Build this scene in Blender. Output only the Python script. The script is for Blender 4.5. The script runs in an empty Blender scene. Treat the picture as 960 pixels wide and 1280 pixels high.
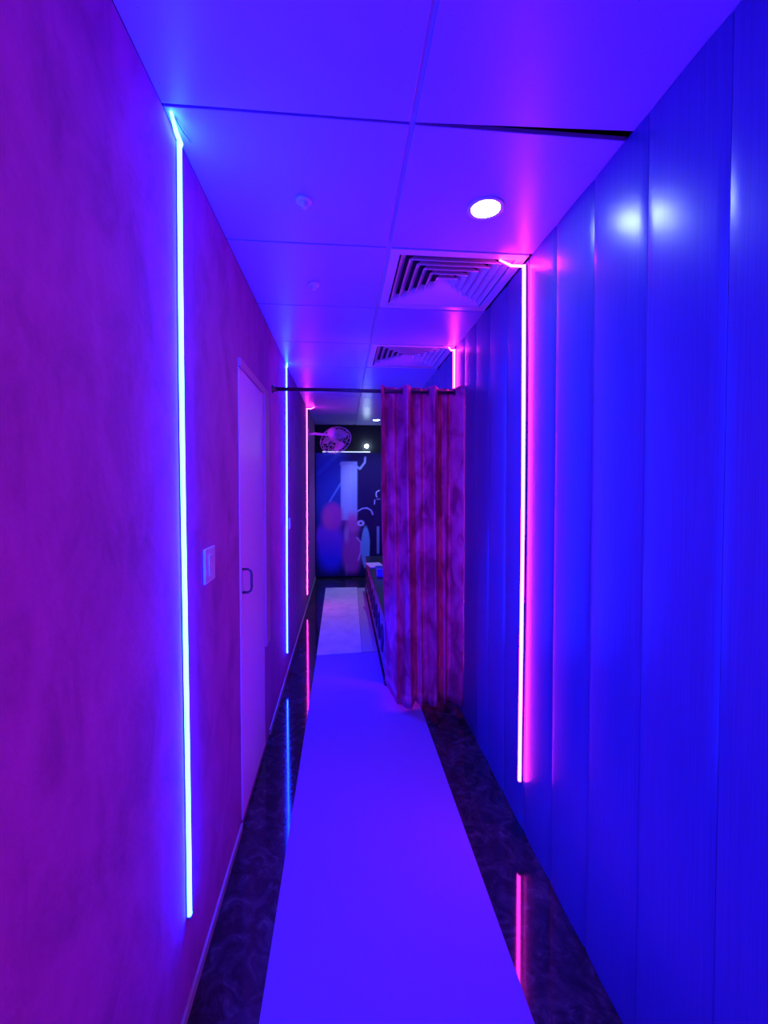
import bpy, bmesh, math, random
from mathutils import Vector, Matrix
random.seed(7)

# ------------------------------------------------------------------ camera, world, exposure
F, CYP, VP = 550.0, 620.0, (429.0, 605.0)          # focal length, principal row, vanishing point (960x1280 frame)
H = 0.96
CAM = Vector((0, 0, 1.6 * H))
yaw = math.atan((480 - VP[0]) / F)
pitch = math.atan((CYP - VP[1]) * math.cos(yaw) / F)
sc = bpy.context.scene
C = sc.collection
cd = bpy.data.cameras.new('camera')
cam = bpy.data.objects.new('camera', cd)
C.objects.link(cam)
cd.sensor_fit = 'HORIZONTAL'; cd.sensor_width = 36.0; cd.lens = 36.0 * F / 960
cd.shift_y = -(640 - CYP) / 960
cd.clip_start = 0.02
cam.location = CAM
cam.rotation_euler = (math.pi / 2 - pitch, 0, -yaw)
sc.camera = cam
sc.view_settings.view_transform = 'Standard'
sc.view_settings.look = 'None'
sc.view_settings.gamma = 1.0
sc.view_settings.use_curve_mapping = False
sc.view_settings.exposure = 0.0
w = bpy.data.worlds.new('world'); sc.world = w; w.use_nodes = True
w.node_tree.nodes['Background'].inputs[0].default_value = (0.02, 0.01, 0.1, 1)
w.node_tree.nodes['Background'].inputs[1].default_value = 0.02
sc.cycles.use_denoising = True
sc.cycles.max_bounces = 6
sc.cycles.diffuse_bounces = 2
sc.cycles.sample_clamp_indirect = 6.0

FW = Vector((math.sin(yaw) * math.cos(pitch), math.cos(yaw) * math.cos(pitch), -math.sin(pitch)))
RT = Vector((math.cos(yaw), -math.sin(yaw), 0))
UP = RT.cross(FW)
def pix(p):                                          # world point -> photo pixel (used to lay out the printed mural)
    d = Vector(p) - CAM; z = d.dot(FW)
    return 480 + F * d.dot(RT) / z, CYP - F * d.dot(UP) / z

XL, XR, ZC = -0.474 * H, 0.82 * H, 2.6 * H           # left wall, right wall, ceiling
Y0, Y1 = -2.2, 7.2                                   # back wall, end wall
BLUE = (0.7, 5.5, 460.0)
PINK = (40.0, 0.95, 27.0)

# ------------------------------------------------------------------ helpers
def obj(name, bm, mat, parent=None, smooth=False, loc=None):
    me = bpy.data.meshes.new(name)
    if smooth:
        for f in bm.faces: f.smooth = True
    bm.to_mesh(me); bm.free()
    if mat: me.materials.append(mat)
    o = bpy.data.objects.new(name, me); C.objects.link(o)
    if parent: o.parent = parent
    if loc: o.location = loc
    return o
def tag(o, label, cat, group=None):
    o['label'] = label; o['category'] = cat
    if group: o['group'] = group
    return o
def thing(name, label, cat, loc=(0, 0, 0), group=None):
    o = bpy.data.objects.new(name, None); C.objects.link(o); o.location = loc
    o.empty_display_size = 0.1
    return tag(o, label, cat, group)
def struct(o, label=None):
    o['kind'] = 'structure'
    if label: o['label'] = label
    return o
def box(bm, x0, x1, y0, y1, z0, z1, bev=0.0, M=None):
    vs = [bm.verts.new((x, y, z)) for z in (z0, z1) for y in (y0, y1) for x in (x0, x1)]
    fs = [bm.faces.new([vs[i] for i in q]) for q in ((0, 2, 3, 1), (4, 5, 7, 6), (0, 1, 5, 4), (2, 6, 7, 3), (0, 4, 6, 2), (1, 3, 7, 5))]
    if bev:
        es = list({e for f in fs for e in f.edges})
        r = bmesh.ops.bevel(bm, geom=es, offset=bev, segments=2, affect='EDGES', profile=0.5)
        vs = list({v for v in bm.verts if v.is_valid and v not in vs} | {v for v in vs if v.is_valid}) if M else vs
    if M:
        for v in vs: v.co = M @ v.co
    return bm
def nb(): return bmesh.new()
def B(x0, x1, y0, y1, z0, z1, bev=0.0): return box(nb(), x0, x1, y0, y1, z0, z1, bev)
def tube(bm, pts, r, n=10, cap=True):
    pts = [Vector(p) for p in pts]; rings = []
    ref = None
    for i, p in enumerate(pts):
        t = (pts[min(i + 1, len(pts) - 1)] - pts[max(i - 1, 0)]).normalized()
        if ref is None:
            ref = t.orthogonal().normalized()
        ref = (ref - t * ref.dot(t)).normalized()
        b = t.cross(ref)
        rr = r[i] if isinstance(r, (list, tuple)) else r
        rings.append([bm.verts.new(p + (ref * math.cos(a) + b * math.sin(a)) * rr) for a in [2 * math.pi * k / n for k in range(n)]])
    for a, b in zip(rings, rings[1:]):
        for k in range(n): bm.faces.new((a[k], a[(k + 1) % n], b[(k + 1) % n], b[k]))
    if cap:
        bm.faces.new(rings[0][::-1]); bm.faces.new(rings[-1])
    return bm
def lathe(bm, prof, n=32, M=None):                    # profile of (radius, z)
    M = M or Matrix.Identity(4)
    rings = []
    for r, z in prof:
        if r < 1e-6: rings.append([bm.verts.new(M @ Vector((0, 0, z)))])
        else: rings.append([bm.verts.new(M @ Vector((r * math.cos(2 * math.pi * k / n), r * math.sin(2 * math.pi * k / n), z))) for k in range(n)])
    for a, b in zip(rings, rings[1:]):
        for k in range(n):
            q = [a[k % len(a)], a[(k + 1) % len(a)], b[(k + 1) % len(b)], b[k % len(b)]]
            q2 = []
            for v in q:
                if v not in q2: q2.append(v)
            if len(q2) > 2: bm.faces.new(q2)
    return bm
def torus(bm, c, axis, R, r, n=28, m=8):
    axis = Vector(axis).normalized(); a = axis.orthogonal().normalized(); b = axis.cross(a)
    rings = []
    for i in range(n):
        t = 2 * math.pi * i / n; d = a * math.cos(t) + b * math.sin(t)
        rings.append([bm.verts.new(Vector(c) + d * (R + r * math.cos(s)) + axis * r * math.sin(s)) for s in [2 * math.pi * j / m for j in range(m)]])
    for i in range(n):
        for j in range(m):
            bm.faces.new((rings[i][j], rings[(i + 1) % n][j], rings[(i + 1) % n][(j + 1) % m], rings[i][(j + 1) % m]))
    return bm
def sstep(a, b, x):
    t = max(0, min(1, (x - a) / (b - a))); return t * t * (3 - 2 * t)

# ------------------------------------------------------------------ materials
def mat(name, col, rough=0.5, spec=0.5, metal=0.0, emit=None, strength=1.0):
    m = bpy.data.materials.new(name); m.use_nodes = True
    p = m.node_tree.nodes['Principled BSDF']
    p.inputs['Base Color'].default_value = (*col, 1); p.inputs['Roughness'].default_value = rough
    p.inputs['Specular IOR Level'].default_value = spec; p.inputs['Metallic'].default_value = metal
    if emit:
        p.inputs['Emission Color'].default_value = (*emit, 1); p.inputs['Emission Strength'].default_value = strength
    return m
def N(m, t, **kw):
    n = m.node_tree.nodes.new(t)
    for k, v in kw.items(): setattr(n, k, v)
    return n
def noise(m, scale, detail=4, rough=0.6, stretch=(1, 1, 1), dist=0.0):
    tc = N(m, 'ShaderNodeTexCoord'); mp = N(m, 'ShaderNodeMapping'); mp.inputs['Scale'].default_value = stretch
    n = N(m, 'ShaderNodeTexNoise'); n.inputs['Scale'].default_value = scale; n.inputs['Detail'].default_value = detail
    n.inputs['Roughness'].default_value = rough; n.inputs['Distortion'].default_value = dist
    l = m.node_tree.links; l.new(tc.outputs['Object'], mp.inputs['Vector']); l.new(mp.outputs['Vector'], n.inputs['Vector'])
    return n
def ramp(m, src, stops, to=None):
    r = N(m, 'ShaderNodeValToRGB'); e = r.color_ramp.elements
    while len(e) < len(stops): e.new(0.5)
    for el, (p, c) in zip(e, stops): el.position = p; el.color = (*c, 1)
    m.node_tree.links.new(src, r.inputs['Fac'])
    if to: m.node_tree.links.new(r.outputs['Color'], m.node_tree.nodes['Principled BSDF'].inputs[to])
    return r
def bump(m, src, strength=0.3, dist=0.01):
    b = N(m, 'ShaderNodeBump'); b.inputs['Strength'].default_value = strength; b.inputs['Distance'].default_value = dist
    m.node_tree.links.new(src, b.inputs['Height']); m.node_tree.links.new(b.outputs['Normal'], m.node_tree.nodes['Principled BSDF'].inputs['Normal'])

M = {}
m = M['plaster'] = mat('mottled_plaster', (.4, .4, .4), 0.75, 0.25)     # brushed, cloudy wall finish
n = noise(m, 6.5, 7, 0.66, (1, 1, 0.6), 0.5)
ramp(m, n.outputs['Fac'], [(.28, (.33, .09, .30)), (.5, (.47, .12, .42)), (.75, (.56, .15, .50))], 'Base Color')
bump(m, noise(m, 40, 4).outputs['Fac'], 0.25, 0.004)
m = M['pvc'] = mat('grey_blue_pvc_panel', (.5, .5, .55), 0.3, 0.8)
n = noise(m, 9.0, 4, 0.6, (30, 30, 0.35))
ramp(m, n.outputs['Fac'], [(.3, (.05, .07, .24)), (.7, (.075, .10, .32))], 'Base Color')
bump(m, n.outputs['Fac'], 0.06, 0.001)
M['dark'] = mat('dark_void', (.02, .02, .025), 0.8, 0.2)
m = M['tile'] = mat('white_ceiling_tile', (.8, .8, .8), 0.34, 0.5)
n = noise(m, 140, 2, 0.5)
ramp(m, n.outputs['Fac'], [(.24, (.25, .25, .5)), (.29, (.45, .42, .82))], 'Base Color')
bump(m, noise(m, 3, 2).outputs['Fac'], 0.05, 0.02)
m = M['marble'] = mat('black_marble', (.02, .02, .02), 0.06, 0.5)
n = noise(m, 11, 8, 0.7, (1, 1, 1), 1.6)
ramp(m, n.outputs['Fac'], [(.44, (.02, .018, .022)), (.58, (.05, .045, .055)), (.72, (.13, .12, .13))], 'Base Color')
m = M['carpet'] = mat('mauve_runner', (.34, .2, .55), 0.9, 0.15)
bump(m, noise(m, 320, 2).outputs['Fac'], 0.4, 0.002)
m = M['mat_pale'] = mat('pale_grey_mat', (.85, .85, .85), 0.7, 0.3)
n = noise(m, 6, 4); ramp(m, n.outputs['Fac'], [(.35, (.72, .72, .74)), (.65, (.88, .88, .88))], 'Base Color')
M['mat_border'] = mat('grey_mat_border', (.5, .48, .52), 0.75, 0.3)
M['door'] = mat('lilac_white_door', (.98, .66, .98), 0.4, 0.5)
M['trim'] = mat('rose_door_trim', (.72, .3, .45), 0.5, 0.4)
M['base'] = mat('pale_skirting', (.5, .42, .48), 0.4, 0.5)
M['steel'] = mat('dark_steel', (.10, .10, .11), 0.35, 0.5, 0.8)
M['white'] = mat('white_plastic', (.85, .85, .85), 0.3, 0.5)
M['vent'] = mat('white_enamel_louver', (.78, .78, .78), 0.3, 0.5)
M['black'] = mat('black_plastic', (.015, .015, .018), 0.35, 0.5)
M['channel'] = mat('opaque_led_channel', (.6, .6, .6), 0.5, 0.4)
M['blue'] = mat('blue_led_diffuser', (.8, .8, .8), 0.5, 0.2, 0, BLUE, 1.0)
M['pink'] = mat('pink_led_diffuser', (.8, .8, .8), 0.5, 0.2, 0, PINK, 1.0)
M['lamp'] = mat('cool_white_lamp', (.9, .9, .9), 0.4, 0.3, 0, (.6, .85, 1.0), 60.0)
M['bar'] = mat('cool_white_bar', (.9, .9, .9), 0.4, 0.3, 0, (.6, .75, 1.0), 1.2)
m = M['fabric'] = mat('damask_curtain', (.5, .08, .25), 0.7, 0.3)
n = noise(m, 7, 4, 0.5, (1, 1, .7), .8)
r_ = ramp(m, n.outputs['Fac'], [(.38, (.58, .05, .20)), (.48, (.82, .10, .34)), (.62, (.95, .16, .48))], 'Base Color')
bump(m, noise(m, 260, 2).outputs['Fac'], 0.2, 0.002)
tr = N(m, 'ShaderNodeBsdfTranslucent'); mx = N(m, 'ShaderNodeMixShader'); mx.inputs[0].default_value = .12
nt = m.node_tree; nt.links.new(r_.outputs['Color'], tr.inputs['Color'])
nt.links.new(nt.nodes['Principled BSDF'].outputs[0], mx.inputs[1]); nt.links.new(tr.outputs[0], mx.inputs[2])
nt.links.new(mx.outputs[0], nt.nodes['Material Output'].inputs['Surface'])
m = M['bench'] = mat('plum_upholstery', (.35, .12, .3), 0.6, 0.3)
n = noise(m, 5, 4, .6, (1, 1, 1), 2.5); ramp(m, n.outputs['Fac'], [(.4, (.22, .07, .18)), (.6, (.5, .22, .42))], 'Base Color')
M['scroll'] = mat('dark_scroll_trim', (.06, .02, .06), 0.5, 0.4)
M['paper'] = mat('white_paper', (.85, .86, .88), 0.7, 0.2)
M['bluebox'] = mat('glossy_blue_plastic', (.12, .2, .7), 0.2, 0.6)
M['fan'] = mat('pale_fan_plastic', (.75, .7, .75), 0.35, 0.5)

# ------------------------------------------------------------------ structure
DY0, DY1, DZ0, DZ1 = 1.975, 2.56, 0.03, 2.05          # door opening
bm = nb()
for a in ((Y0, DY0, 0, ZC), (DY1, Y1, 0, ZC), (DY0, DY1, DZ1, ZC), (DY0, DY1, 0, DZ0)):
    box(bm, XL - 0.12, XL, a[0], a[1], a[2], a[3])
struct(obj('wall_left', bm, M['plaster']), 'mottled plaster left wall washed with blue and magenta light')
struct(obj('floor', B(XL - .12, XR + .15, Y0, Y1 + .1, -0.1, 0), M['marble']), 'polished dark veined marble floor')
struct(obj('wall_back', B(XL - .12, XR + .15, Y0 - .1, Y0, 0, ZC), M['plaster']))
struct(obj('wall_end', B(XL - .12, XR + .15, Y1, Y1 + .1, 0, ZC), M['dark']), 'dark end wall carrying the printed mural')

wr = struct(obj('wall_right', B(XR + .012, XR + .15, Y0, Y1, 0, ZC), M['dark']), 'right wall clad in upright glossy panels')
PW = 0.2475
k0 = math.floor((Y0 - 0.85) / PW)
i = k0
while 0.85 + i * PW < Y1 - 0.01:
    a = max(Y0, 0.85 + i * PW); b = min(Y1, 0.85 + (i + 1) * PW)
    me_w = b - a
    bm = nb(); hwp = me_w / 2 - .0006; prof = []          # slightly bowed plank with rolled edges
    for q in range(-8, 9):
        t = q / 8; prof.append((.0036 * t * t + (.002 if abs(q) == 8 else 0), t * hwp))
    lo = [bm.verts.new((x, y, .002)) for x, y in prof]; hi = [bm.verts.new((x, y, ZC - .002)) for x, y in prof]
    for q in range(16): bm.faces.new((lo[q], hi[q], hi[q + 1], lo[q + 1])).smooth = True
    lo = [bm.verts.new(v.co) for v in lo]; hi = [bm.verts.new(v.co) for v in hi]   # own corners: keeps the face shading flat
    ba = [bm.verts.new((.011, y, z)) for z in (.002, ZC - .002) for y in (-hwp, hwp)]
    bm.faces.new((lo[0], ba[0], ba[2], hi[0])); bm.faces.new((lo[-1], hi[-1], ba[3], ba[1]))
    bm.faces.new(lo + [ba[1], ba[0]]); bm.faces.new(hi[::-1] + [ba[2], ba[3]])
    o = obj('wall_panel', bm, M['pvc'], wr)
    o.location = (XR, (a + b) / 2, 0)
    i += 1

# ceiling: dark plenum slab with tiles hung below it
cl = struct(obj('ceiling', B(XL - .12, XR + .15, Y0, Y1 + .1, ZC + .07, ZC + .16), M['dark']), 'suspended ceiling of white square tiles')
P = 0.617; YJ = 1.187; XM = 0.186; G = 0.004
vent_rows = (1, 3)
n0 = math.floor((Y0 - YJ) / P)
for r in range(n0, int((Y1 - YJ) / P) + 1):
    a = max(Y0, YJ + r * P); b = min(Y1, YJ + (r + 1) * P)
    for side, (x0, x1) in enumerate(((XL, XM - .006), (XM + .006, XR + .009))):
        if side == 1 and r in vent_rows: continue
        bm = nb()
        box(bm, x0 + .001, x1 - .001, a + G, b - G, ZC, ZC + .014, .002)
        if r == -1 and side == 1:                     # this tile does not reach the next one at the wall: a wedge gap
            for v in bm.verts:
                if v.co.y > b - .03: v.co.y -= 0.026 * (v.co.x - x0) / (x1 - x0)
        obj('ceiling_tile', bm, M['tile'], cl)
# side edges that carry the tiles
obj('ceiling_rail', B(XL - .12, XL, Y0, Y1, ZC, ZC + .07), M['dark'], cl)
obj('ceiling_rail', B(XR + .012, XR + .15, Y0, Y1, ZC, ZC + .07), M['dark'], cl)
obj('ceiling_rail', B(XM - .012, XM + .012, Y0, Y1, ZC + .014, ZC + .03), M['white'], cl)

# skirting along the left wall, broken by the door
struct(obj('baseboard_left', box(B(XL, XL + .008, Y0, DY0 - .01, 0, .03), XL, XL + .008, DY1 + .15, Y1, 0, .03), M['base']), 'low pale skirting strip')

# door
d = struct(obj('door_1', B(XL - .035, XL + .004, DY0 + .003, DY1 - .003, DZ0 + .003, DZ1 - .003, .002), M['door']), 'flush white door set in the left wall')
obj('door_frame', B(XL - .03, XL + .016, DY1, DY1 + .13, 0.60, DZ1 + .0), M['trim'], d)
obj('door_frame', B(XL - .03, XL + .012, DY0, DY1 + .13, DZ1, DZ1 + .035), M['trim'], d)
bm = nb(); hy = DY0 + .035
tube(bm, [(XL + .004, hy, 1.155), (XL + .03, hy, 1.155), (XL + .042, hy, 1.145), (XL + .045, hy, 1.13), (XL + .045, hy, 1.075), (XL + .042, hy, 1.06), (XL + .03, hy, 1.05), (XL + .004, hy, 1.05)], .0055)
obj('door_handle', bm, M['steel'], d, True)

# ------------------------------------------------------------------ carpets
def rug(name, poly, z, th, mm, label, cat='carpet', parent=None):
    bm = nb()
    lo = [bm.verts.new((x, y, z)) for x, y in poly]; hi = [bm.verts.new((x, y, z + th)) for x, y in poly]
    bm.faces.new(lo[::-1]); bm.faces.new(hi)
    for k in range(len(poly)):
        j = (k + 1) % len(poly); bm.faces.new((lo[k], lo[j], hi[j], hi[k]))
    o = obj(name, bm, mm, parent)
    if label: tag(o, label, cat)
    return o
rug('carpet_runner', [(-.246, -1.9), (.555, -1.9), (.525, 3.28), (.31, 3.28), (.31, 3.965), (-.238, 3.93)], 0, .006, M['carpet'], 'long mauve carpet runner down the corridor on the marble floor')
rug('floor_mat', [(-.24, 3.935), (.165, 3.972), (.20, 6.50), (-.26, 6.50)], 0, .006, M['mat_pale'], 'pale whitish floor mat leading up to the mural wall', 'mat')
rug('mat_strip', [(.168, 3.972), (.31, 3.985), (.31, 6.46), (.203, 6.46)], 0, .005, M['mat_border'], 'narrow greyer strip of matting between pale mat and plum bench', 'mat')

# ------------------------------------------------------------------ LED strips
def led(y, side, col, z0, label, lean=0.0, stub=0.05, lip=.0175, hw=.008, dep=.012, inward=.004):
    """vertical glowing strip on a wall: opaque channel with a raised far lip, diffuser tube, end cap, stub bent on to the ceiling"""
    x = XL if side < 0 else XR
    s = -side                                         # direction into the corridor
    root = thing('led_light_strip', label, 'light strip', (x, y, z0))
    h = ZC - z0 - 0.016
    def wob(z): return 0.006 * math.sin(z * 2.3 + y) + lean * (z / h)
    zs = [h * k / 16 for k in range(17)]
    bm = nb()                                         # channel: back plate and far lip
    def ribbon(xa, xb, ya, yb):
        rows = [[bm.verts.new((s * a, b + wob(z), z)) for a, b in ((xa, ya), (xb, ya), (xb, yb), (xa, yb))] for z in zs]
        for p, q in zip(rows, rows[1:]):
            for k in range(4): bm.faces.new((p[k], p[(k + 1) % 4], q[(k + 1) % 4], q[k]))
        bm.faces.new(rows[0]); bm.faces.new(rows[-1][::-1])
    ribbon(.0004, .003, -.008, .011)
    if lip > .004: ribbon(.003, lip, hw + .001, hw + .003)
    bmesh.ops.recalc_face_normals(bm, faces=bm.faces)
    obj('channel', bm, M['channel'], root)
    bm = nb()                                         # D-shaped diffuser
    prof = [(.003, -hw)] + [(.003 + dep * math.sin(t), -hw * math.cos(t)) for t in [math.pi * k / 8 for k in range(1, 8)]] + [(.003, hw)]
    rows = [[bm.verts.new((s * a, b + wob(z), z)) for a, b in prof] for z in zs]
    for p, q in zip(rows, rows[1:]):
        for k in range(len(prof) - 1): bm.faces.new((p[k], p[k + 1], q[k + 1], q[k]))
    bm.faces.new(rows[0]); bm.faces.new(rows[-1][::-1])
    bmesh.ops.recalc_face_normals(bm, faces=bm.faces)
    obj('diffuser', bm, M[col], root)
    obj('end_cap', B(s * .0004 if s > 0 else s * .013, s * .013 if s > 0 else s * .0004, wob(0) - .009, wob(0) + .011, -.008, 0, .002), M['channel'], root)
    bm = nb()                                         # loose end running over the ceiling into the tile joint
    zt = ZC - z0 - .006
    tube(bm, [(s * .008, wob(h), h - .010), (s * .012, wob(h) - .004, zt - .016), (s * (.012 + inward * .5), wob(h) - stub * .5, zt - .018), (s * (.012 + inward), wob(h) - stub, zt)], [.006, .006, .006, .004], 8)
    obj('ceiling_tail', bm, M[col], root, True)
    bm = nb()
    tube(bm, [(s * .02, wob(h) - stub * .8, zt + .002), (s * .026, wob(h) - stub * .3, zt - .001), (s * .034, wob(h) + .012, zt + .001)], .0012, 6)
    obj('wire', bm, M['black'], root, True)
    return root
led(1.289, -1, 'blue', .283, 'cyan-blue light strip on mottled plaster between corridor entrance and white door', 0, .09, .003, .0075, .010, .006)
led(3.54, -1, 'blue', .19, 'cyan-blue light strip on left wall beyond white door, crossed by curtain rod', .05, .04, .003, .007, .008)
led(5.52, -1, 'pink', .16, 'pale pink light strip on left wall next to the wall fan', .06, .03, .010, .007, .008, .09)
led(1.857, 1, 'pink', .214, 'full-length hot pink light strip on panelled wall below an air vent corner', 0, .014, .012, .008, .012, .11)
led(3.05, 1, 'pink', .2, 'pink light strip mostly hidden behind the curtain, only its top showing', 0, .012, .0175, .008, .012, .04)
led(0.50, 1, 'pink', .214, 'pink light strip on panelled wall nearest the corridor entrance', 0, .03, .030)

# ------------------------------------------------------------------ ceiling fittings
def vent(yc, label):
    x0, x1 = XM + .012, XR - .006
    xc = (x0 + x1) / 2; hw = (x1 - x0) / 2; hd = P / 2 - .008
    root = thing('air_vent', label, 'vent', (xc, yc, ZC), 'square ceiling air vents')
    def ring(bm, ao, zo, ai, zi, th=.003):
        fx, fy = hw, hd
        rows = []
        for a, z in ((ao, zo), (ai, zi), (ai, zi + th), (ao, zo + th)):
            rows.append([bm.verts.new((sx * fx * a, sy * fy * a, z)) for sx, sy in ((-1, -1), (1, -1), (1, 1), (-1, 1))])
        for i in range(4):
            p, q = rows[i], rows[(i + 1) % 4]
            for k in range(4): bm.faces.new((p[k], p[(k + 1) % 4], q[(k + 1) % 4], q[k]))
        bmesh.ops.recalc_face_normals(bm, faces=bm.faces)
        return bm
    bm = ring(nb(), 1.0, .0, .86, .0, .012)
    obj('vent_frame', bm, M['vent'], root)
    nL = 6
    for k in range(nL):
        ao = .83 - .83 * k / (nL + .35)
        ai = ao - .105
        obj('louver', ring(nb(), ao, .004, max(ai, .01), .040), M['vent'], root)
    obj('vent_box', B(-hw * .9, hw * .9, -hd * .9, hd * .9, .06, .066), M['black'], root)
    obj('latch', B(-hw * .96, -hw * .94, -hd * .80, -hd * .72, -.006, 0, .001), M['white'], root)
    return root
vent(YJ + 1.5 * P, 'square louvered air vent in the ceiling next to the bright round spotlight')
vent(YJ + 3.5 * P, 'square louvered air vent in the ceiling close to the curtain rod')

def downlight(x, y, r, label, watts=None):
    root = thing('ceiling_spotlight', label, 'spotlight', (x, y, ZC))
    obj('trim_ring', lathe(nb(), [(r * 1.0, -.004), (r * 1.18, -.006), (r * 1.3, -.003), (r * 1.3, 0), (r, 0), (r, -.004)], 36), M['white'], root, True)
    obj('lens', lathe(nb(), [(0, -.006), (r * .6, -.0055), (r * .98, -.003), (r * .98, -.001), (0, -.001)], 36), M['lamp'], root, True)
    if watts:
        ld = bpy.data.lights.new('spot_beam', 'SPOT'); ld.energy = watts; ld.color = (.28, .38, 1.0)
        ld.spot_size = math.radians(110); ld.spot_blend = .6; ld.shadow_soft_size = r * .8
        lo = bpy.data.objects.new('spot_beam', ld); C.objects.link(lo); lo.parent = root; lo.location = (0, 0, -.02)
    return root
downlight(.496, 1.518, .05, 'bright round ceiling spotlight between loose tile gap and louvered vent')
downlight(.5, 6.6, .05, 'small bright ceiling spotlight far off near the mural wall', 60.0)

def sensor(y, x, label):
    root = thing('smoke_detector', label, 'detector', (x, y, ZC))
    obj('detector_base', lathe(nb(), [(0, 0), (.028, 0), (.028, -.006), (.024, -.010), (0, -.010)], 28), M['white'], root, True)
    obj('sensor_head', lathe(nb(), [(.014, -.010), (.014, -.020), (.010, -.027), (0, -.029)], 24), M['vent'], root, True)
    return root
sensor(1.533, -.13, 'small white detector on ceiling tile between blue strip and spotlight')
sensor(2.161, -.139, 'small white detector on ceiling tile level with a louvered vent')

# ------------------------------------------------------------------ wall fittings
sw = thing('light_switch', 'white light switch plate on plaster between blue strip and door', 'switch', (XL, 1.525, 1.265))
obj('plate', B(0.0005, .009, -.055, .055, -.058, .058, .003), M['white'], sw)
obj('rocker', B(.009, .012, -.022, .022, -.034, .034, .0012), M['white'], sw)
s2 = thing('wall_switch', 'small switch plate on left wall just past the second blue strip', 'switch', (XL, 3.76, 1.205))
obj('plate', B(0.0005, .009, -.04, .04, -.045, .045, .002), M['white'], s2)
obj('rocker', B(.009, .012, -.016, .016, -.026, .026, .001), M['white'], s2)

# ------------------------------------------------------------------ curtain rod and curtain
YR, ZR = 2.915, 2.150
rod = thing('curtain_rod', 'dark metal rod spanning the corridor and carrying the curtain', 'curtain rod', (0, YR, ZR))
obj('pole', tube(nb(), [(XL + .006, 0, 0), (XR - .006, 0, 0)], .0125, 16), M['steel'], rod, True)
for xx, s in ((XL, 1), (XR, -1)):
    Mx = Matrix.Translation((xx, 0, 0)) @ Matrix.Rotation(s * math.pi / 2, 4, 'Y')
    obj('wall_bracket', lathe(nb(), [(0, 0.001), (.028, .001), (.028, .006), (.018, .012), (.018, .03), (0, .03)], 24, Mx), M['steel'], rod, True)

cu = thing('curtain', 'reddish damask eyelet curtain drawn aside to the panelled wall', 'curtain', (0, YR, 0))
NU, NV = 200, 60
NP = 3.0
def cpoint(s, v):                                     # s 0..1 across, v 0 top .. 1 bottom
    xt = .245 + .536 * s
    ph = 2 * math.pi * NP * (s - 1)
    yt = -.042 * math.cos(ph) - .030 * math.cos(2 * ph + .5) + .006 * math.sin(5 * ph)
    # lower part: leading edge swings back, rest bunches to the wall
    if s < .17:
        t = s / .17
        xb = .305 + .06 * t; yb = .30 * (1 - t) + .0 * t - .03 * t
    else:
        t = (s - .17) / .83
        xb = .365 + .416 * t; yb = -.03 + .03 * t
    amp = sstep(.12, .26, s)
    yb += amp * (-.045 * math.cos(ph + .2) - .032 * math.cos(2 * ph + .8)) + .006 * math.sin(6 * ph)
    k = sstep(.05, 1.0, v) if s > .17 else sstep(.05 + .3 * (1 - s / .17), 1.0, v)
    x = xt * (1 - k) + xb * k + .008 * math.sin(3 * v + 9 * s) * v * (1 - s)
    y = yt * (1 - k) + yb * k
    e = sstep(.95, 1.0, s); y = y * (1 - e) - .0875 * e; x = x * (1 - e) + .7895 * e      # last fold lies against the wall
    zt = ZR + .03
    zb = .05 + .02 * math.sin(ph + 1.2) * amp + .02 * (1 - amp)
    return (x, y, zt + (zb - zt) * v)
bm = nb()
g = [[bm.verts.new(cpoint(i / NU, j / NV)) for i in range(NU + 1)] for j in range(NV + 1)]
for j in range(NV):
    for i in range(NU): bm.faces.new((g[j][i], g[j][i + 1], g[j + 1][i + 1], g[j + 1][i]))
cf = obj('fabric', bm, M['fabric'], cu, True)
sm = cf.modifiers.new('thickness', 'SOLIDIFY'); sm.thickness = .0015
bm = nb()                                             # hem along the bottom
for (v0, v1) in ((.962, .985),):
    pts = []
    for i in range(NU + 1):
        a = Vector(cpoint(i / NU, v0)); b = Vector(cpoint(i / NU, 1.0))
        pts.append((a + Vector((0, -.002, 0)), b + Vector((0, -.002, 0))))
    vs = [[bm.verts.new(p) for p in q] for q in pts]
    for a, b in zip(vs, vs[1:]): bm.faces.new((a[0], b[0], b[1], a[1]))
hm = obj('hem', bm, M['fabric'], cu, True)
hs = hm.modifiers.new('thickness', 'SOLIDIFY'); hs.thickness = .002
prev = None                                           # an eyelet wherever the cloth crosses the rod
for i in range(NU + 1):
    p = cpoint(i / NU, .014)
    if prev is not None and prev[1] * p[1] <= 0 and prev[1] != p[1]:
        q = (Vector(prev) + Vector(p)) / 2
        dr = Vector(p) - Vector(prev)
        obj('eyelet', torus(nb(), (q.x, 0, ZR), Vector((1, 0.0, 0)), .021, .004, 24, 8), M['steel'], cu, True)
    prev = p

# ------------------------------------------------------------------ far end: mural, light bar, fan, bench
def mix(a, b, t): return tuple(x + (y - x) * t for x, y in zip(a, b))
def ell(px, py, cx, cy, rx, ry, soft=.15):
    d = math.hypot((px - cx) / rx, (py - cy) / ry); return 1 - sstep(1 - soft, 1 + soft, d)
def seg(px, py, pts, wd):
    best = 9e9
    for (ax, ay), (bx, by) in zip(pts, pts[1:]):
        vx, vy = bx - ax, by - ay; t = max(0, min(1, ((px - ax) * vx + (py - ay) * vy) / (vx * vx + vy * vy)))
        best = min(best, math.hypot(px - ax - t * vx, py - ay - t * vy))
    return 1 - sstep(wd * .5, wd * 1.1, best)
def rect(px, py, x0, x1, y0, y1, s=.8):
    return sstep(x0 - s, x0 + s, px) * (1 - sstep(x1 - s, x1 + s, px)) * sstep(y0 - s, y0 + s, py) * (1 - sstep(y1 - s, y1 + s, py))
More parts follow.
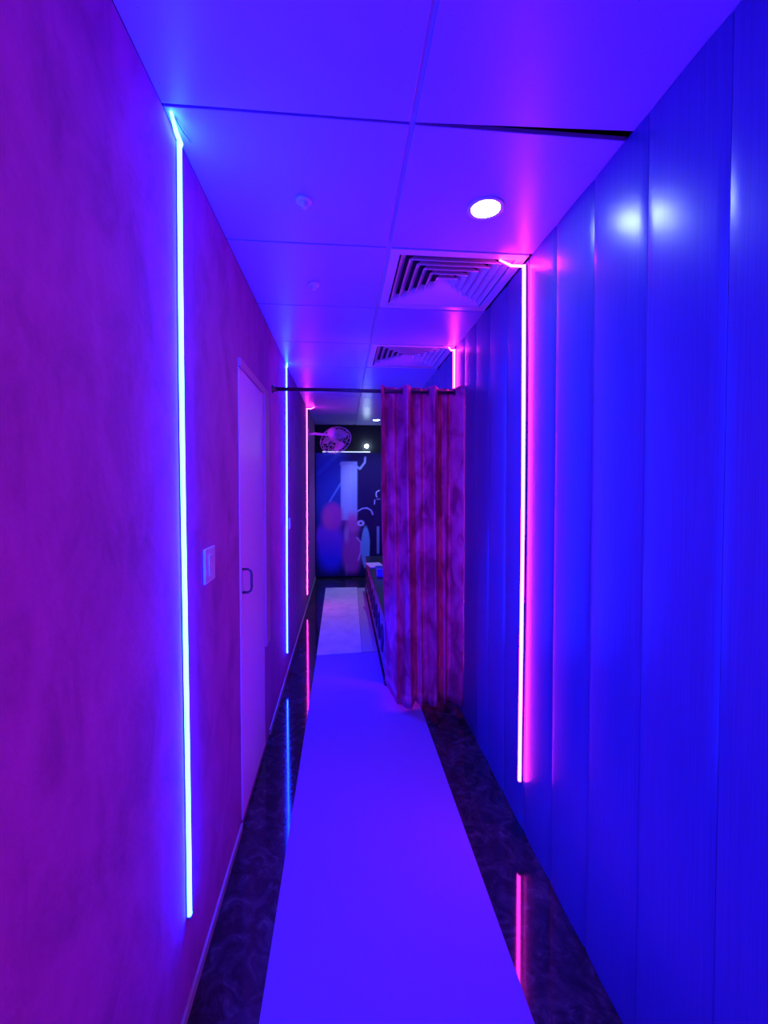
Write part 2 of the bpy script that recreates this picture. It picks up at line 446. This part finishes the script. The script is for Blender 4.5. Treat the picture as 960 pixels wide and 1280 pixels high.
def paint(px, py):
    c = (.012, .010, .06)
    c = mix(c, (.02, .07, .45), ell(px, py, 412, 600, 22, 60, .5) * .8)            # blue haze
    c = mix(c, (.03, .12, .5), seg(px, py, [(398, 592), (424, 566)], 3) * .6)
    c = mix(c, (.12, .3, .7), seg(px, py, [(412, 627), (426, 604)], 1.4))
    c = mix(c, (.42, .52, .80), rect(px, py, 426, 446.5, 577, 650, 1.2))           # pale column
    c = mix(c, (.55, .62, .85), rect(px, py, 430, 440, 580, 650, 2) * .5)
    c = mix(c, (.38, .46, .7), seg(px, py, [(426, 580), (440, 579), (450, 586), (456, 578), (456.5, 572)], 1.6))
    vg = sstep(655, 705, py)                                                       # soft violet mass fading down to blue
    c = mix(c, mix((.30, .04, .55), (.02, .03, .62), vg), max(ell(px, py, 414, 684, 18, 30, .35), ell(px, py, 403, 672, 8, 16, .4)))
    c = mix(c, (.62, .05, .40), ell(px, py, 415.5, 646, 13, 17, .3) * .95)
    c = mix(c, (.75, .10, .35), ell(px, py, 410, 648, 6, 12, .6) * .6)
    c = mix(c, (.66, .12, .45), ell(px, py, 441, 655, 9, 14, .5) * .9)             # rose mass, middle
    c = mix(c, (.50, .07, .36), ell(px, py, 440, 692, 12, 26, .3))
    c = mix(c, (.70, .5, .82), seg(px, py, [(446, 672), (451, 678), (451, 690), (448, 700)], 1.2) * .8)
    c = mix(c, (.80, .4, .75), ell(px, py, 433, 668, 3, 9, .6) * .5)
    c = mix(c, (.35, .2, .5), rect(px, py, 432, 435, 706, 728, 1.5) * .5)
    c = mix(c, (.012, .008, .05), ell(px, py, 457, 648, 10.5, 13, .12))            # dark rounded shape with pale rim
    c = mix(c, (.5, .5, .85), seg(px, py, [(447, 639), (453, 635.5), (459, 635), (464, 638), (466, 643)], 1.0))
    rr = math.hypot((px - 451) / 1.2, py - 654)
    c = mix(c, (.7, .6, .9), (1 - sstep(.8, 1.6, abs(rr - 2.6))))
    t = ell(px, py, 457, 684, 5.5, 26, .12)
    c = mix(c, (.22, .62, .66), t)                                                 # teal panel
    c = mix(c, (.012, .008, .05), ell(px, py, 466, 690, 4, 22, .2))
    c = mix(c, (.25, .4, .6), rect(px, py, 471, 474, 658, 692, .6))
    c = mix(c, (.62, .65, .95), seg(px, py, [(474, 613), (470.5, 615), (470, 619), (471, 621)], .9))
    c = mix(c, (.6, .62, .95), seg(px, py, [(468.5, 625), (468, 630)], .8))
    c = mix(c, (.3, .3, .6), seg(px, py, [(471, 624), (475, 624)], .7))
    c = mix(c, (.008, .006, .04), sstep(712, 722, py) * .8)
    return tuple(min(1, q * 1.25) for q in c)
MX0, MX1, MZ0, MZ1 = XL + .012, XR - .012, .03, 2.04
nx, nz = 150, 240
bm = nb()
lay = bm.loops.layers.float_color.new('print')
g = [[bm.verts.new((MX0 + (MX1 - MX0) * i / nx, Y1 - .012, MZ0 + (MZ1 - MZ0) * j / nz)) for i in range(nx + 1)] for j in range(nz + 1)]
colr = {}
for row in g:
    for v in row: colr[v] = (*paint(*pix(v.co)), 1.0)
for j in range(nz):
    for i in range(nx):
        f = bm.faces.new((g[j][i], g[j][i + 1], g[j + 1][i + 1], g[j + 1][i]))
        for l in f.loops: l[lay] = colr[l.vert]
bmm = M['mural'] = mat('mural_print', (.1, .1, .1), 0.35, 0.4)
at = N(bmm, 'ShaderNodeVertexColor'); at.layer_name = 'print'
bmm.node_tree.links.new(at.outputs['Color'], bmm.node_tree.nodes['Principled BSDF'].inputs['Base Color'])
mu = thing('wall_mural', 'dark printed mural with pale column and rose shapes on end wall', 'mural', (0, 0, 0))
obj('print', bm, M['mural'], mu)
obj('backing_board', B(MX0, MX1, Y1 - .0115, Y1 - .0005, MZ0, MZ1), M['black'], mu)

lb = thing('picture_light', 'slim pale light bar along the top edge of the mural', 'light bar', (0, Y1 - .02, 2.05))
obj('bar', B(-.33, .44, -.02, .004, 0, .014, .003), M['bar'], lb)
for xx in (-.25, .36): obj('clip', B(xx - .01, xx + .01, -.004, .019, .014, .02), M['steel'], lb)
sp = thing('wall_spotlight', 'tiny white spotlight on end wall above the light bar', 'spotlight', (.38, Y1, 2.15))
obj('arm', tube(nb(), [(0, 0, 0), (0, -.05, 0)], .008, 10), M['black'], sp, True)
obj('lens', lathe(nb(), [(0, 0), (.022, .001), (.03, .008), (.03, .02), (0, .02)], 20, Matrix.Translation((0, -.065, 0)) @ Matrix.Rotation(-math.pi / 2, 4, 'X')), M['lamp'], sp, True)

# wall fan, seen from behind
fc = Vector((-.10, 5.98, 2.13)); fnv = Vector((.25, .80, -.5)).normalized()
fan = thing('wall_fan', 'round caged wall fan lit pink, on left wall near the mural', 'fan', fc)
Mz = fnv.to_track_quat('Z', 'Y').to_matrix().to_4x4()
cg = nb()
for rr, zz in ((.215, 0), (.19, .045), (.19, -.045), (.13, .06), (.13, -.06), (.07, .065), (.07, -.065)):
    torus(cg, Mz @ Vector((0, 0, zz)), fnv, rr, .0045 if rr > .2 else .0028, 32, 6)
for k in range(20):
    a = 2 * math.pi * k / 20; u = Vector((math.cos(a), math.sin(a), 0))
    tube(cg, [Mz @ (u * .05 + Vector((0, 0, -.066))), Mz @ (u * .13 + Vector((0, 0, -.06))), Mz @ (u * .19 + Vector((0, 0, -.045))), Mz @ (u * .215)], .002, 5)
    tube(cg, [Mz @ (u * .05 + Vector((0, 0, .066))), Mz @ (u * .13 + Vector((0, 0, .06))), Mz @ (u * .19 + Vector((0, 0, .045))), Mz @ (u * .215)], .002, 5)
obj('cage', cg, M['fan'], fan)
obj('motor_housing', lathe(nb(), [(0, -.20), (.04, -.198), (.065, -.18), (.072, -.14), (.068, -.09), (.05, -.066), (0, -.066)], 28, Mz), M['fan'], fan, True)
obj('hub', lathe(nb(), [(0, -.03), (.035, -.03), (.035, .03), (.02, .05), (0, .052)], 24, Mz), M['fan'], fan, True)
for k in range(3):
    bm = nb(); a0 = 2 * math.pi * k / 3
    rows = []
    for rr, wdt in ((.03, .25), (.08, .5), (.13, .6), (.18, .45)):
        rows.append([bm.verts.new(Mz @ Vector((rr * math.cos(a0 + t), rr * math.sin(a0 + t), .03 * t / wdt * .8))) for t in [-wdt + 2 * wdt * q / 6 for q in range(7)]])
    for a, b in zip(rows, rows[1:]):
        for q in range(6): bm.faces.new((a[q], a[q + 1], b[q + 1], b[q]))
    bl = obj('blade', bm, M['fan'], fan, True)
    so = bl.modifiers.new('thickness', 'SOLIDIFY'); so.thickness = .003
mh = Mz @ Vector((0, 0, -.14))
wl = Vector((XL, 5.80, 2.18)) - fc
obj('bracket_arm', tube(nb(), [wl + Vector((.012, 0, 0)), wl + Vector((.09, 0, .01)), mh + Vector((-.05, 0, -.02)), mh], .018, 12), M['fan'], fan, True)
obj('wall_plate', B(wl.x + .0005, wl.x + .014, wl.y - .05, wl.y + .05, wl.z - .08, wl.z + .08, .004), M['fan'], fan)

# bench
bx0, bx1, by0, by1, bh = .322, XR - .01, 3.30, 6.30, .50
be = thing('bench', 'low plum bench with dark scrollwork side, behind the curtain', 'bench', (0, 0, 0))
obj('bench_body', B(bx0, bx1, by0, by1, .03, bh - .03, .012), M['bench'], be)
obj('seat_top', B(bx0 - .006, bx1, by0 - .006, by1 + .006, bh - .03, bh, .008), M['black'], be)
obj('plinth', B(bx0 + .03, bx1, by0 + .03, by1 - .03, 0, .03), M['black'], be)
for k in range(9):
    yc = by0 + .3 + k * .31; sg = 1 if k % 2 else -1
    pts = []
    for q in range(36):
        t = q / 35 * 3.6 * math.pi; rr = .12 * (1 - q / 40)
        pts.append((bx0 - .002, yc + sg * rr * math.cos(t), .245 + rr * 1.25 * math.sin(t)))
    obj('scrollwork', tube(nb(), pts, .009, 6), M['scroll'], be, True)
pp = tag(obj('paper_sheets', B(-.09, .09, -.16, .16, 0, .012, .001), M['paper']), 'white paper sheets lying on the far end of the plum bench', 'paper')
pp.location = (.40, 5.55, bh); pp.rotation_euler = (0, 0, math.radians(8))
bb = thing('storage_box', 'small glossy blue box standing on the plum bench', 'box', (.44, 4.95, bh))
obj('body', B(-.07, .07, -.1, .1, 0, .07, .006), M['bluebox'], bb)
obj('lid', B(-.074, .074, -.104, .104, .07, .092, .006), M['bluebox'], bb)
